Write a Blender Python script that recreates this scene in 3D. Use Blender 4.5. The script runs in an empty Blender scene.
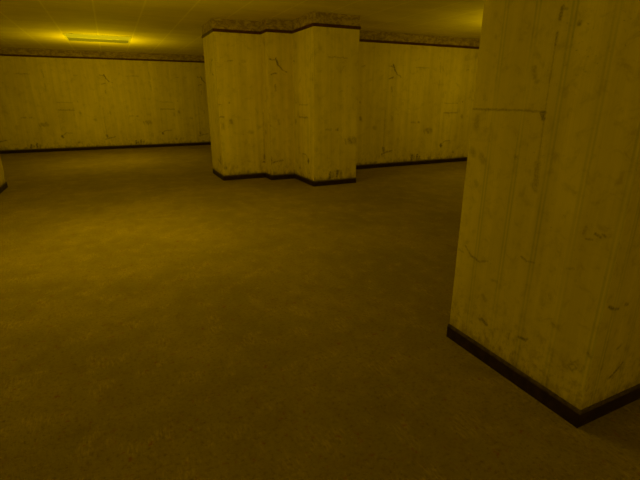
import bpy, bmesh, math
from math import radians as R

S = bpy.context.scene
COL = S.collection

# ------------------------------------------------------------------ camera
cam_data = bpy.data.cameras.new('camera')
cam_data.sensor_width = 36.0
cam_data.lens = 425.0 / 640.0 * 36.0
cam_data.clip_start = 0.05
cam = bpy.data.objects.new('camera', cam_data)
COL.objects.link(cam)
cam.location = (0.0, 0.0, 1.6)
cam.rotation_euler = (R(90 - 18.374), 0.0, R(-25.238))
S.camera = cam

# ------------------------------------------------------------------ world, exposure
world = bpy.data.worlds.new('dark_world')
S.world = world
world.use_nodes = True
world.node_tree.nodes['Background'].inputs[0].default_value = (0, 0, 0, 1)
world.node_tree.nodes['Background'].inputs[1].default_value = 0.0
S.view_settings.view_transform = 'Standard'
S.view_settings.look = 'None'
S.view_settings.gamma = 1.0
S.view_settings.use_curve_mapping = False
S.view_settings.exposure = 0.0

LIGHT = (1.0, 0.76, 0.0)          # every lamp of the place burns pure yellow
H = 3.01                          # ceiling height
RAIL = 2.785                      # underside of the dark picture rail

# lamps: x, y, power
LAMPS = [(-0.025, 12.76, 89.0), (-0.15, 5.45, 121.0), (7.4, 6.0, 58.0), (-0.025, -2.2, 49.0), (7.4, -2.2, 58.0), (-7.4, 4.0, 38.0)]

# ------------------------------------------------------------------ node helper
class NT:
    def __init__(self, name):
        self.m = bpy.data.materials.new(name)
        self.m.use_nodes = True
        self.t = self.m.node_tree
        self.bsdf = self.t.nodes['Principled BSDF']
        self.out = self.t.nodes['Material Output']
    def put(self, node, sock, v):
        if v is None: return
        s = node.inputs[sock]
        if hasattr(v, 'is_output'): self.t.links.new(v, s)
        else: s.default_value = v
    def math(self, op, a, b=None, c=None, clamp=False):
        n = self.t.nodes.new('ShaderNodeMath'); n.operation = op; n.use_clamp = clamp
        self.put(n, 0, a); self.put(n, 1, b); self.put(n, 2, c)
        return n.outputs[0]
    def vec(self, op, a, b=None, scale=None):
        n = self.t.nodes.new('ShaderNodeVectorMath'); n.operation = op
        self.put(n, 0, a); self.put(n, 1, b)
        if scale is not None: self.put(n, 3, scale)
        return n.outputs[1] if op in ('LENGTH', 'DOT_PRODUCT') else n.outputs[0]
    def noise(self, v, scale, detail=3.0, rough=0.55, dist=0.0, color=False):
        n = self.t.nodes.new('ShaderNodeTexNoise')
        self.put(n, 'Vector', v); self.put(n, 'Scale', scale); self.put(n, 'Detail', detail)
        self.put(n, 'Roughness', rough); self.put(n, 'Distortion', dist)
        return n.outputs['Color'] if color else n.outputs[0]
    def map(self, v, a, b, c, d, smooth=True):
        n = self.t.nodes.new('ShaderNodeMapRange')
        n.interpolation_type = 'SMOOTHSTEP' if smooth else 'LINEAR'
        self.put(n, 0, v); self.put(n, 1, a); self.put(n, 2, b); self.put(n, 3, c); self.put(n, 4, d)
        return n.outputs[0]
    def mix(self, f, a, b, mode='MIX'):
        n = self.t.nodes.new('ShaderNodeMix'); n.data_type = 'RGBA'; n.blend_type = mode
        self.put(n, 0, f); self.put(n, 6, a); self.put(n, 7, b)
        return n.outputs[2]
    def comb(self, x, y, z=0.0):
        n = self.t.nodes.new('ShaderNodeCombineXYZ')
        self.put(n, 0, x); self.put(n, 1, y); self.put(n, 2, z)
        return n.outputs[0]
    def sep(self, v):
        n = self.t.nodes.new('ShaderNodeSeparateXYZ'); self.put(n, 0, v)
        return n.outputs
    def coord(self, which):
        return self.t.nodes.new('ShaderNodeTexCoord').outputs[which]
    def bump(self, h, strength, dist):
        n = self.t.nodes.new('ShaderNodeBump')
        self.put(n, 'Strength', strength); self.put(n, 'Distance', dist); self.put(n, 'Height', h)
        self.t.links.new(n.outputs[0], self.bsdf.inputs['Normal'])
    def finish(self, color, rough=0.9, spec=0.15):
        self.put(self.bsdf, 'Base Color', color)
        self.put(self.bsdf, 'Roughness', rough)
        self.put(self.bsdf, 'Specular IOR Level', spec)
        return self.m

def c4(r, g, b): return (r, g, b, 1.0)

# scratches, seams, spots and one painted corner shade of the wallpaper: (u0, v0, u1, v1, radius, soft edge, strength)
WALL_MARKS = [
    (-0.173, 2.319, -0.046, 2.299, .0060, .0140, 0.55), (-0.046, 2.339, 0.002, 2.221, .0100, .0200, 0.77), (0.002, 2.221, 0.080, 2.132, .0080, .0160, 0.77),
    (0.080, 2.132, 0.177, 2.093, .0060, .0140, 0.51), (-0.147, 2.043, -0.039, 2.073, .0080, .0160, 0.64), (-0.071, 1.857, -0.062, 1.758, .0100, .0200, 0.38),
    (-1.488, 1.496, -1.056, 1.492, .0060, .0140, 0.36), (-1.491, 1.265, -1.040, 1.260, .0080, .0180, 0.51), (-1.491, 1.265, -1.499, 0.633, .0040, .0140, 0.21),
    (-1.056, 1.492, -1.052, 1.028, .0040, .0120, 0.17),
    (0.592, 2.305, 0.984, 2.305, .0050, .0140, 0.36), (-0.889, 2.294, -0.801, 2.299, .0060, .0140, 0.42),
    (-1.507, 0.465, -1.492, 0.436, .0220, .0350, 0.81), (-1.482, 0.495, -1.373, 0.564, .0070, .0160, 0.51), (-1.373, 0.564, -1.196, 0.554, .0070, .0160, 0.47),
    (-1.899, 0.870, -1.850, 0.821, .0250, .0500, 0.38), (-1.991, 0.861, -1.942, 0.802, .0250, .0450, 0.47),
    (0.775, 1.049, 0.795, 1.049, .0150, .0250, 0.51), (0.549, 1.049, 0.658, 1.058, .0100, .0250, 0.34), (0.960, 0.861, 0.989, 0.772, .0080, .0200, 0.42),
    (0.796, 0.169, 0.807, 0.258, .0160, .0300, 0.77), (0.638, 0.149, 0.649, 0.238, .0180, .0300, 0.72), (0.707, 0.159, 0.718, 0.199, .0100, .0300, 0.51), (0.875, 0.159, 0.895, 0.209, .0100, .0300, 0.51),
    (-1.731, 2.438, -1.703, 2.212, .0080, .0200, 0.30), (-1.715, 2.035, -1.716, 1.848, .0080, .0200, 0.30),
    (-0.215, 1.324, -0.225, 0.337, .0080, .0260, 0.25), (-0.265, 0.327, -0.117, 0.367, .0100, .0200, 0.59), (-0.117, 0.367, 0.031, 0.396, .0090, .0200, 0.51), (-0.225, 0.456, -0.215, 0.406, .0220, .0400, 0.59),  # first mark paints the shade line of the pier's inner corner
    (-0.893, 1.186, -0.884, 1.147, .0180, .0400, 0.42), (-1.082, 0.258, -1.052, 0.258, .0140, .0300, 0.51), (-0.909, 1.521, -0.909, 1.531, .0100, .0200, 0.51),
    (-0.513, 0.949, -0.474, 0.950, .0200, .0500, 0.30), (-0.029, 1.196, -0.010, 1.127, .0120, .0300, 0.30),
]
NEAR_MARKS = [
    (2.050, 1.544, 1.782, 1.541, .0040, .0070, 0.54), (1.802, 1.545, 1.515, 1.539, .0025, .0060, 0.50),
    (1.537, 1.534, 1.514, 1.536, .0060, .0080, 0.72), (1.528, 1.531, 1.517, 1.505, .0090, .0100, 0.85), (1.514, 1.534, 1.508, 1.305, .0020, .0060, 0.41),
    (1.511, 1.285, 1.501, 1.176, .0100, .0180, 0.45), (1.495, 1.146, 1.520, 1.176, .0080, .0140, 0.36), (1.508, 1.345, 1.510, 1.285, .0060, .0120, 0.27),
    (1.515, 1.954, 1.510, 2.003, .0060, .0090, 0.68), (1.510, 1.999, 1.488, 1.989, .0040, .0080, 0.45), (1.413, 1.923, 1.412, 1.920, .0080, .0100, 0.68),
    (1.517, 1.895, 1.517, 1.841, .0040, .0070, 0.59), (1.517, 1.841, 1.515, 1.544, .0015, .0050, 0.36),
    (1.960, 1.494, 1.954, 1.444, .0100, .0220, 0.36), (1.973, 1.304, 1.957, 1.284, .0140, .0220, 0.41), (1.893, 1.274, 1.872, 1.254, .0140, .0220, 0.45),
    (1.655, 1.302, 1.645, 1.300, .0060, .0120, 0.41), (1.915, 1.124, 1.905, 1.104, .0080, .0160, 0.36), (1.617, 1.747, 1.605, 1.702, .0080, .0140, 0.41), (1.591, 1.682, 1.582, 1.682, .0060, .0120, 0.36),
    (1.730, 0.276, 1.690, 0.259, .0070, .0110, 0.77), (1.750, 0.265, 1.725, 0.276, .0040, .0080, 0.41),
    (1.453, 0.299, 1.408, 0.305, .0050, .0090, 0.72), (1.408, 0.305, 1.394, 0.322, .0040, .0070, 0.54), (1.517, 0.290, 1.518, 0.249, .0030, .0060, 0.54),
    (1.940, 0.702, 1.880, 0.654, .0040, .0070, 0.50), (1.880, 0.654, 1.810, 0.638, .0050, .0080, 0.59), (1.810, 0.638, 1.750, 0.663, .0040, .0070, 0.45), (1.950, 0.656, 1.990, 0.661, .0040, .0080, 0.36),
    (1.519, 0.771, 1.484, 0.757, .0040, .0070, 0.54), (1.484, 0.757, 1.435, 0.764, .0030, .0060, 0.41),
    (1.747, 0.432, 1.722, 0.412, .0080, .0160, 0.41), (1.699, 0.559, 1.659, 0.564, .0040, .0100, 0.32),
    (1.150, 1.009, 1.125, 1.001, .0040, .0070, 0.59), (1.188, 0.974, 1.159, 0.977, .0030, .0060, 0.45), (1.203, 0.994, 1.199, 1.028, .0040, .0080, 0.36), (1.116, 1.014, 1.106, 1.009, .0050, .0070, 0.54),
    (1.138, 0.331, 1.104, 0.312, .0030, .0060, 0.50), (1.104, 0.312, 1.123, 0.286, .0030, .0060, 0.54), (1.123, 0.286, 1.148, 0.301, .0030, .0060, 0.45), (1.148, 0.301, 1.114, 0.342, .0030, .0060, 0.41),
    (1.079, 0.302, 1.070, 0.342, .0040, .0080, 0.41), (1.066, 0.422, 1.052, 0.407, .0040, .0070, 0.45), (1.273, 0.479, 1.263, 0.469, .0060, .0100, 0.41), (1.249, 0.799, 1.220, 0.809, .0040, .0080, 0.27), (1.315, 0.629, 1.305, 0.609, .0060, .0120, 0.27),
]
# the same pillar, its face turned to the right (u shifted by ten)
NEAR_SIDE_MARKS = [
    (11.983, 0.679, 12.018, 0.659, .0060, .0080, 0.72), (12.018, 0.659, 12.064, 0.648, .0040, .0070, 0.63), (12.113, 0.663, 12.128, 0.658, .0070, .0100, 0.59),
    (12.138, 0.240, 12.187, 0.274, .0060, .0080, 0.81), (12.187, 0.274, 12.221, 0.306, .0040, .0070, 0.63), (12.123, 0.235, 12.143, 0.245, .0040, .0070, 0.54),
    (12.137, 0.409, 12.162, 0.424, .0050, .0090, 0.50), (12.237, 0.944, 12.265, 0.974, .0050, .0100, 0.36), (12.040, 0.318, 12.049, 0.338, .0050, .0100, 0.36),
]

def wallpaper(name, marks, period=None, u_start=0.0, fine=1.0, stripe=0.2, stripe_at=0.1, print_dark=0.42, ragged=.055, rag_scale=26.0, solid=0.15, foot_dark=0.72, depth=1.2):
    n = NT(name)
    uv = n.coord('UV')
    u, v, _ = n.sep(uv)
    uw = n.math('WRAP', u, u_start + period, u_start) if period else u
    base = n.comb(uw, v, 0.0)
    # ragged outlines for the marks
    wob = n.noise(uv, rag_scale * fine, 4.0, 0.75, color=True)
    off = n.vec('SCALE', n.vec('SUBTRACT', wob, (0.5, 0.5, 0.5)), scale=ragged / fine)
    p = n.vec('MULTIPLY', n.vec('ADD', base, off), (1, 1, 0))
    total = None
    for (a, b, c, d, rad, soft, st) in marks:
        ba = (c - a, d - b, 0.0)
        L2 = max(ba[0] ** 2 + ba[1] ** 2, 1e-9)
        pa = n.vec('SUBTRACT', p, (a, b, 0.0))
        h = n.math('DIVIDE', n.vec('DOT_PRODUCT', pa, ba), L2, clamp=True)
        dist = n.vec('LENGTH', n.vec('SUBTRACT', pa, n.vec('SCALE', ba, scale=h)))
        k = n.map(dist, rad * .4, rad + soft, st, 0.0)
        total = k if total is None else n.math('MAXIMUM', total, k)
    brk = n.map(n.noise(uv, 40.0 * fine, 3.0, 0.7), 0.38, 0.58, solid, 1.0)
    total = n.math('MULTIPLY', total, brk)
    # paper: vertical weave, sun-yellowed sheets, printed pairs of thin lines
    warm = n.noise(n.vec('MULTIPLY', uv, (1.0, 0.45, 1)), 1.6, 4.0, 0.6)
    sheet = n.noise(n.vec('MULTIPLY', uv, (9.0, 0.35, 1)), 1.0, 2.0, 0.6)
    weave = n.noise(n.vec('MULTIPLY', uv, (60.0 * fine, 2.2, 1)), 1.0, 2.0, 0.6)
    col = n.mix(n.map(warm, 0.3, 0.7, 0.0, 1.0), c4(.58, .455, .24), c4(.68, .55, .31))
    col = n.mix(n.map(sheet, 0.30, 0.70, 0.30, 0.0), col, c4(.34, .26, .13))
    col = n.mix(n.map(weave, 0.25, 0.75, 0.16, 0.0), col, c4(.30, .24, .12))
    su = n.math('PINGPONG', n.math('SUBTRACT', n.math('ADD', u, 20.0), stripe_at), stripe / 2)   # 0 on the pair
    line = n.map(n.math('ABSOLUTE', n.math('SUBTRACT', su, 0.011)), 0.002, 0.0095, 1.0, 0.0)
    lfade = n.map(n.noise(n.vec('MULTIPLY', uv, (6, 1.6, 1)), 1.0, 2.0, 0.5), 0.3, 0.65, print_dark * .3, print_dark)
    col = n.mix(n.math('MULTIPLY', line, lfade), col, c4(.24, .235, .10))
    # foxing and general grime
    blot = n.map(n.noise(uv, 6.0 * fine, 6.0, 0.74, 0.6), 0.48, 0.72, 0.0, 0.42)
    col = n.mix(blot, col, c4(.25, .18, .08))
    speck = n.map(n.noise(uv, 30.0 * fine, 3.0, 0.7), 0.60, 0.74, 0.0, 0.6)
    zone = n.map(n.noise(uv, 2.4, 2.0, 0.5), 0.42, 0.66, 0.05, 1.0)
    col = n.mix(n.math('MULTIPLY', speck, zone), col, c4(.13, .09, .04))
    # scuffs kicked into the paper just over the skirting
    kick = n.map(v, 0.10, 0.60, 1.0, 0.0)
    kn = n.map(n.noise(n.vec('MULTIPLY', uv, (1.0, 0.7, 1)), 13.0 * fine, 5.0, 0.75), 0.46, 0.66, 0.0, 0.55)
    col = n.mix(n.math('MULTIPLY', kick, kn), col, c4(.16, .11, .05))
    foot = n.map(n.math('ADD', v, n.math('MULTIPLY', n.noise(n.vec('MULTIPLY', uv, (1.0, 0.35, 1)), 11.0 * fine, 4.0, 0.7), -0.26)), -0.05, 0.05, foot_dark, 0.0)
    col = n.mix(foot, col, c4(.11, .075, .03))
    col = n.mix(n.math('MULTIPLY', total, depth, clamp=True), col, c4(.05, .032, .014))
    n.bump(weave, 0.12, 0.003)
    return n.finish(col, 0.88, 0.12)

def frieze_material():
    n = NT('stained frieze paper')
    uv = n.coord('UV')
    a = n.noise(n.vec('MULTIPLY', uv, (1.0, 1.6, 1)), 9.0, 5.0, 0.7, 0.8)
    b = n.noise(n.vec('MULTIPLY', uv, (1.0, 2.0, 1)), 22.0, 4.0, 0.7)
    col = n.mix(n.map(a, 0.35, 0.62, 0.0, 1.0), c4(.40, .295, .15), c4(.20, .13, .06))
    col = n.mix(n.map(b, 0.52, 0.68, 0.0, 0.7), col, c4(.09, .055, .025))
    col = n.mix(n.map(b, 0.30, 0.42, 0.45, 0.0), col, c4(.45, .37, .22))
    n.bump(a, 0.3, 0.006)
    return n.finish(col, 0.9, 0.1)

def carpet_material():
    n = NT('worn carpet')
    o = n.coord('Object')
    big = n.noise(o, 1.1, 4.0, 0.6)
    mid = n.noise(n.vec('MULTIPLY', o, (1.5, 1.0, 1)), 4.2, 5.0, 0.68, 0.5)
    tuft = n.noise(o, 46.0, 3.0, 0.75)
    comb = n.noise(n.vec('MULTIPLY', o, (1.0, 0.22, 1)), 75.0, 2.0, 0.7)
    combed = n.map(n.noise(o, 5.0, 2.0, 0.5), 0.50, 0.66, 0.0, 0.34)
    col = n.mix(n.map(big, 0.32, 0.68, 0.0, 1.0), c4(.212, .158, .062), c4(.270, .20, .081))
    col = n.mix(n.map(mid, 0.42, 0.68, 0.0, 0.45), col, c4(.195, .13, .047))
    col = n.mix(n.map(tuft, 0.28, 0.50, 0.62, 0.0), col, c4(.11, .065, .022))
    col = n.mix(n.map(tuft, 0.58, 0.76, 0.0, 0.36), col, c4(.46, .34, .16))
    col = n.mix(n.math('MULTIPLY', combed, n.map(comb, 0.42, 0.66, 0.0, 1.0)), col, c4(.44, .325, .15))
    red = n.map(n.noise(o, 17.0, 3.0, 0.7), 0.60, 0.72, 0.0, 0.75)
    col = n.mix(red, col, c4(.21, .075, .03))
    n.bump(n.math('ADD', n.math('MULTIPLY', tuft, 0.8), n.math('MULTIPLY', comb, 0.4)), 0.9, 0.016)
    return n.finish(col, 0.95, 0.05)

def ceiling_material():
    n = NT('ceiling boards')
    o = n.coord('Object')
    x, y, _ = n.sep(o)
    sx = n.math('PINGPONG', n.math('ADD', x, 20 * .73 + 0.755), 0.365)
    sy = n.math('PINGPONG', n.math('ADD', y, 20 * .73 - 12.03), 0.365)
    line = n.math('MAXIMUM', n.map(sx, 0.008, 0.022, 1.0, 0.0), n.map(sy, 0.008, 0.022, 0.5, 0.0))
    a = n.noise(n.vec('MULTIPLY', o, (0.6, 1.4, 1)), 1.6, 4.0, 0.65)
    b = n.noise(o, 14.0, 4.0, 0.7)
    col = n.mix(n.map(a, 0.3, 0.7, 0.0, 1.0), c4(.61, .505, .32), c4(.71, .595, .385))
    col = n.mix(n.map(b, 0.5, 0.75, 0.0, 0.2), col, c4(.45, .36, .21))
    col = n.mix(n.math('MULTIPLY', line, 0.42), col, c4(.90, .80, .58))
    n.bump(b, 0.2, 0.004)
    return n.finish(col, 0.92, 0.08)

def flat_material(name, a, b, scale, rough=0.6, spec=0.2):
    n = NT(name)
    o = n.coord('Object')
    f = n.noise(o, scale, 4.0, 0.65)
    return n.finish(n.mix(n.map(f, 0.35, 0.68, 0.0, 1.0), c4(*a), c4(*b)), rough, spec)

def lens_material(name, strength, streak):
    n = NT(name)
    o = n.coord('Object')
    x, y, _ = n.sep(o)
    rib = n.noise(n.vec('MULTIPLY', o, (1.2, 14.0, 1)), 1.6, 2.0, 0.5)
    em = n.mix(n.map(rib, 0.3, 0.7, 0.0, streak), c4(1.0, 0.75, 0.008), c4(0.86, 0.63, 0.0))
    n.put(n.bsdf, 'Emission Color', em)
    n.put(n.bsdf, 'Emission Strength', strength)
    return n.finish(c4(.02, .017, .01), 0.8, 0.05)

PAPER = wallpaper('striped wallpaper', WALL_MARKS, 3.04, -2.04, print_dark=0.16, ragged=.085, rag_scale=15.0, solid=0.35)
NEAR_LOOK = dict(fine=2.2, stripe=0.196, stripe_at=0.083, ragged=.042, print_dark=0.44, solid=0.45, foot_dark=0.5, depth=0.95)
PAPER_NEAR = wallpaper('torn striped wallpaper', NEAR_MARKS, **NEAR_LOOK)
PAPER_NEAR_SIDE = wallpaper('scratched striped wallpaper', NEAR_SIDE_MARKS, **NEAR_LOOK)
FRIEZE = frieze_material()
CARPET = carpet_material()
CEIL = ceiling_material()
SKIRT = flat_material('dark skirting', (.020, .010, .008), (.036, .018, .012), 20.0, 0.75, 0.1)
BEAD = flat_material('scuffed bead', (.10, .068, .034), (.045, .028, .016), 30.0, 0.8, 0.1)
RAILM = flat_material('maroon rail', (.050, .016, .009), (.085, .030, .015), 18.0, 0.7, 0.1)
METAL = flat_material('cream lamp frame', (.55, .50, .36), (.46, .40, .28), 10.0, 0.5, 0.3)
LENS = lens_material('bright lamp lens', 0.50, 0.5)
LENS_DIM = lens_material('dim lamp lens', 0.22, 0.6)

# ------------------------------------------------------------------ mesh helpers
def link(name, bm, mat, parent=None, uv_shift=None):
    bmesh.ops.recalc_face_normals(bm, faces=bm.faces)
    lay = bm.loops.layers.uv.new('UVMap')
    for f in bm.faces:
        nx, ny, nz = f.normal
        for lp in f.loops:
            x, y, z = lp.vert.co
            if abs(nz) > 0.7: uvv = (x, y)
            elif abs(nx) > abs(ny): uvv = (y, z)
            else: uvv = (x + (uv_shift or 0.0), z)
            lp[lay].uv = uvv
    me = bpy.data.meshes.new(name)
    bm.to_mesh(me); bm.free()
    if isinstance(mat, tuple):            # first paper on the face turned to -x, second on the rest
        for m_ in mat: me.materials.append(m_)
        for pf in me.polygons: pf.material_index = 0 if pf.normal.x < -0.7 else 1
    else:
        me.materials.append(mat)
    o = bpy.data.objects.new(name, me)
    COL.objects.link(o)
    if parent:
        o.parent = parent
        o.matrix_parent_inverse.identity()
    return o

def boxbm(x0, y0, z0, x1, y1, z1, bm=None):
    bm = bm or bmesh.new()
    vs = [bm.verts.new((x, y, z)) for z in (z0, z1) for y in (y0, y1) for x in (x0, x1)]
    for q in ((0, 1, 3, 2), (4, 6, 7, 5), (0, 4, 5, 1), (1, 5, 7, 3), (3, 7, 6, 2), (2, 6, 4, 0)):
        bm.faces.new([vs[i] for i in q])
    return bm

def prism(poly, z0, z1, cap_bottom=True):
    bm = bmesh.new()
    lo = [bm.verts.new((x, y, z0)) for x, y in poly]
    hi = [bm.verts.new((x, y, z1)) for x, y in poly]
    n = len(poly)
    for i in range(n):
        j = (i + 1) % n
        bm.faces.new((lo[i], lo[j], hi[j], hi[i]))
    bm.faces.new(hi); bm.faces.new(lo)
    return bm

def offset(poly, t):
    """grow a counter-clockwise outline by t"""
    out = []; n = len(poly)
    for i in range(n):
        ax, ay = poly[i - 1]; bx, by = poly[i]; cx, cy = poly[(i + 1) % n]
        d1 = (bx - ax, by - ay); d2 = (cx - bx, cy - by)
        l1 = math.hypot(*d1); l2 = math.hypot(*d2)
        n1 = (d1[1] / l1, -d1[0] / l1); n2 = (d2[1] / l2, -d2[0] / l2)
        k = 1 + n1[0] * n2[0] + n1[1] * n2[1]
        out.append((bx + t * (n1[0] + n2[0]) / k, by + t * (n1[1] + n2[1]) / k))
    return out

def ring(poly, profile):
    """closed strip round an outline; profile = [(outward, z), ...] walked up the outer face"""
    bm = bmesh.new(); n = len(poly)
    pts = [(0.0, profile[0][1])] + list(profile) + [(0.0, profile[-1][1])]
    rows = [[bm.verts.new((x, y, z)) for x, y in offset(poly, t)] for t, z in pts]
    m = len(rows)
    for k in range(m):
        a, b = rows[k], rows[(k + 1) % m]
        for i in range(n):
            j = (i + 1) % n
            bm.faces.new((a[i], a[j], b[j], b[i]))
    return bm

SKIRT_P = [(.008, 0.0), (.008, .082)]
BEAD_P = [(.008, .082), (.007, .094), (.003, .104)]
RAIL_P = [(.010, RAIL), (.016, RAIL + .012), (.016, RAIL + .045), (.010, RAIL + .052)]
FRIEZE_P = [(.003, RAIL + .052), (.003, H)]

def structure(o):
    o['kind'] = 'structure'
    return o

# ------------------------------------------------------------------ shell of the hall
X0, X1, Y0, Y1 = -10.0, 14.0, -5.0, 16.10
T = 0.2
structure(link('floor', boxbm(X0 - T, Y0 - T, -0.1, X1 + T, Y1 + T, 0.0), CARPET))
structure(link('ceiling', boxbm(X0 - T, Y0 - T, H, X1 + T, Y1 + T, H + 0.1), CEIL))
structure(link('wall_front', boxbm(X0, Y1, 0, X1, Y1 + T, H), PAPER))
structure(link('wall_back', boxbm(X0, Y0 - T, 0, X1, Y0, H), PAPER))
structure(link('wall_left', boxbm(X0 - T, Y0 - T, 0, X0, Y1 + T, H), PAPER))
structure(link('wall_right', boxbm(X1, Y0 - T, 0, X1 + T, Y1 + T, H), PAPER))

def strip(bm, side, a, b, at, profile):
    """moulding along one wall from a to b; side = outward direction"""
    pts = [(0.0, profile[0][1])] + list(profile) + [(0.0, profile[-1][1])]
    rows = []
    for s in (a, b):
        row = []
        for t, z in pts:
            if side == '-y': row.append(bm.verts.new((s, at - t, z)))
            if side == '+y': row.append(bm.verts.new((s, at + t, z)))
            if side == '-x': row.append(bm.verts.new((at - t, s, z)))
            if side == '+x': row.append(bm.verts.new((at + t, s, z)))
        rows.append(row)
    m = len(pts)
    for k in range(m):
        j = (k + 1) % m
        bm.faces.new((rows[0][k], rows[0][j], rows[1][j], rows[1][k]))
    bm.faces.new(rows[0]); bm.faces.new(rows[1])
    return bm

trim_count = [0]
def dress(side_name, side, a, b, at):
    structure(link('baseboard_' + side_name, strip(bmesh.new(), side, a, b, at, SKIRT_P), SKIRT))
    for prof, mat in ((BEAD_P, BEAD), (RAIL_P, RAILM), (FRIEZE_P, FRIEZE)):
        trim_count[0] += 1
        structure(link('trim_%d' % trim_count[0], strip(bmesh.new(), side, a, b, at, prof), mat))

dress('front', '-y', X0, X1, Y1)

# partition that runs on to the right from behind the stepped pier
PX0, PX1, PY0, PY1 = 4.262, X1, 8.825, 9.75
structure(link('wall_middle', boxbm(PX0, PY0, 0, PX1, PY1, H), PAPER))
dress('middle', '-y', PX0 + .01, PX1, PY0)

# ------------------------------------------------------------------ pillars
def pillar(name, poly, paper, label, category, uv_shift=None):
    root = bpy.data.objects.new(name, None)
    COL.objects.link(root)
    root.empty_display_size = 0.3
    root['label'] = label
    root['category'] = category
    link('shaft', prism(poly, 0.0, H), paper, root, uv_shift)
    b = link('baseboard', ring(poly, SKIRT_P), SKIRT, root); b['label'] = 'black brown skirting board'
    link('bead', ring(poly, BEAD_P), BEAD, b)
    r = link('picture_rail', ring(poly, RAIL_P), RAILM, root); r['label'] = 'dark maroon rail'
    f = link('frieze', ring(poly, FRIEZE_P), FRIEZE, root); f['label'] = 'brown stained strip of paper above the rail'
    return root

def rect(x0, y0, x1, y1): return [(x0, y0), (x1, y0), (x1, y1), (x0, y1)]

pillar('square_pillar', rect(1.948, 1.039, 2.915, 2.004), (PAPER_NEAR, PAPER_NEAR_SIDE),
       'big near square pillar on the right, torn yellow wallpaper over a dark skirting', 'pillar', 10.0)
pillar('stepped_pier', [(1.918, 8.715), (2.828, 8.715), (2.828, 8.345), (3.345, 8.345), (3.345, 7.360), (4.260, 7.360), (4.260, 9.75), (1.918, 9.75)],
       PAPER, 'wide stepped pier of three papered faces standing in the middle distance', 'pillar')
pillar('square_pillar', rect(-2.945, 8.84, -1.980, 9.805), PAPER,
       'pillar at the far left edge, only its lower right corner showing', 'pillar')

# ------------------------------------------------------------------ ceiling lamps
def lamp(x, y, power, label):
    """square lamp set flush into the ceiling: frame, two lenses, mid bar; unseen added point lights below it light the hall"""
    root = bpy.data.objects.new('ceiling_light', None)
    COL.objects.link(root)
    root.location = (x, y, H)
    root['label'] = label
    root['category'] = 'ceiling light'
    w, d, e = 0.73, 0.73, 0.045
    link('frame', ring(rect(-w + e, -d + e, w - e, d - e), [(.002, -.004), (e, -.004), (e, 0.0)]), METAL, root)
    link('lens', boxbm(-w + e, -d + e, -.003, w - e, -0.02, 0.0), LENS, root)
    o = link('lens', boxbm(-w + e, 0.02, -.003, w - e, d - e, 0.0), LENS_DIM, root); o['label'] = 'dimmer lens'
    link('divider', boxbm(-w + e, -0.02, -.004, w - e, 0.02, 0.0), METAL, root)
    for sx in (-0.2, 0.0, 0.2):  # unseen point lights added below the fixture to brighten ceiling and hall
        ld = bpy.data.lights.new('added_point', 'POINT')
        ld.color = LIGHT; ld.energy = power / 3.0; ld.shadow_soft_size = 0.12
        lo = bpy.data.objects.new('added_point', ld)
        COL.objects.link(lo)
        lo.parent = root
        lo.location = (sx, 0.0, -0.70)
    return root

LAMP_LABELS = ['glowing square light in the ceiling at upper left, near the far wall',
               'square light in the ceiling over the brighter patch of carpet, above the picture',
               'square light in the ceiling to the right, hidden behind the big near pillar',
               'square light in the ceiling straight behind the camera',
               'square light in the ceiling behind the camera and to the right, outside the picture',
               'square light in the ceiling outside the picture on the left']
for (x, y, p), lab in zip(LAMPS, LAMP_LABELS):
    lamp(x, y, p, lab)['group'] = 'ceiling lights of the hall'
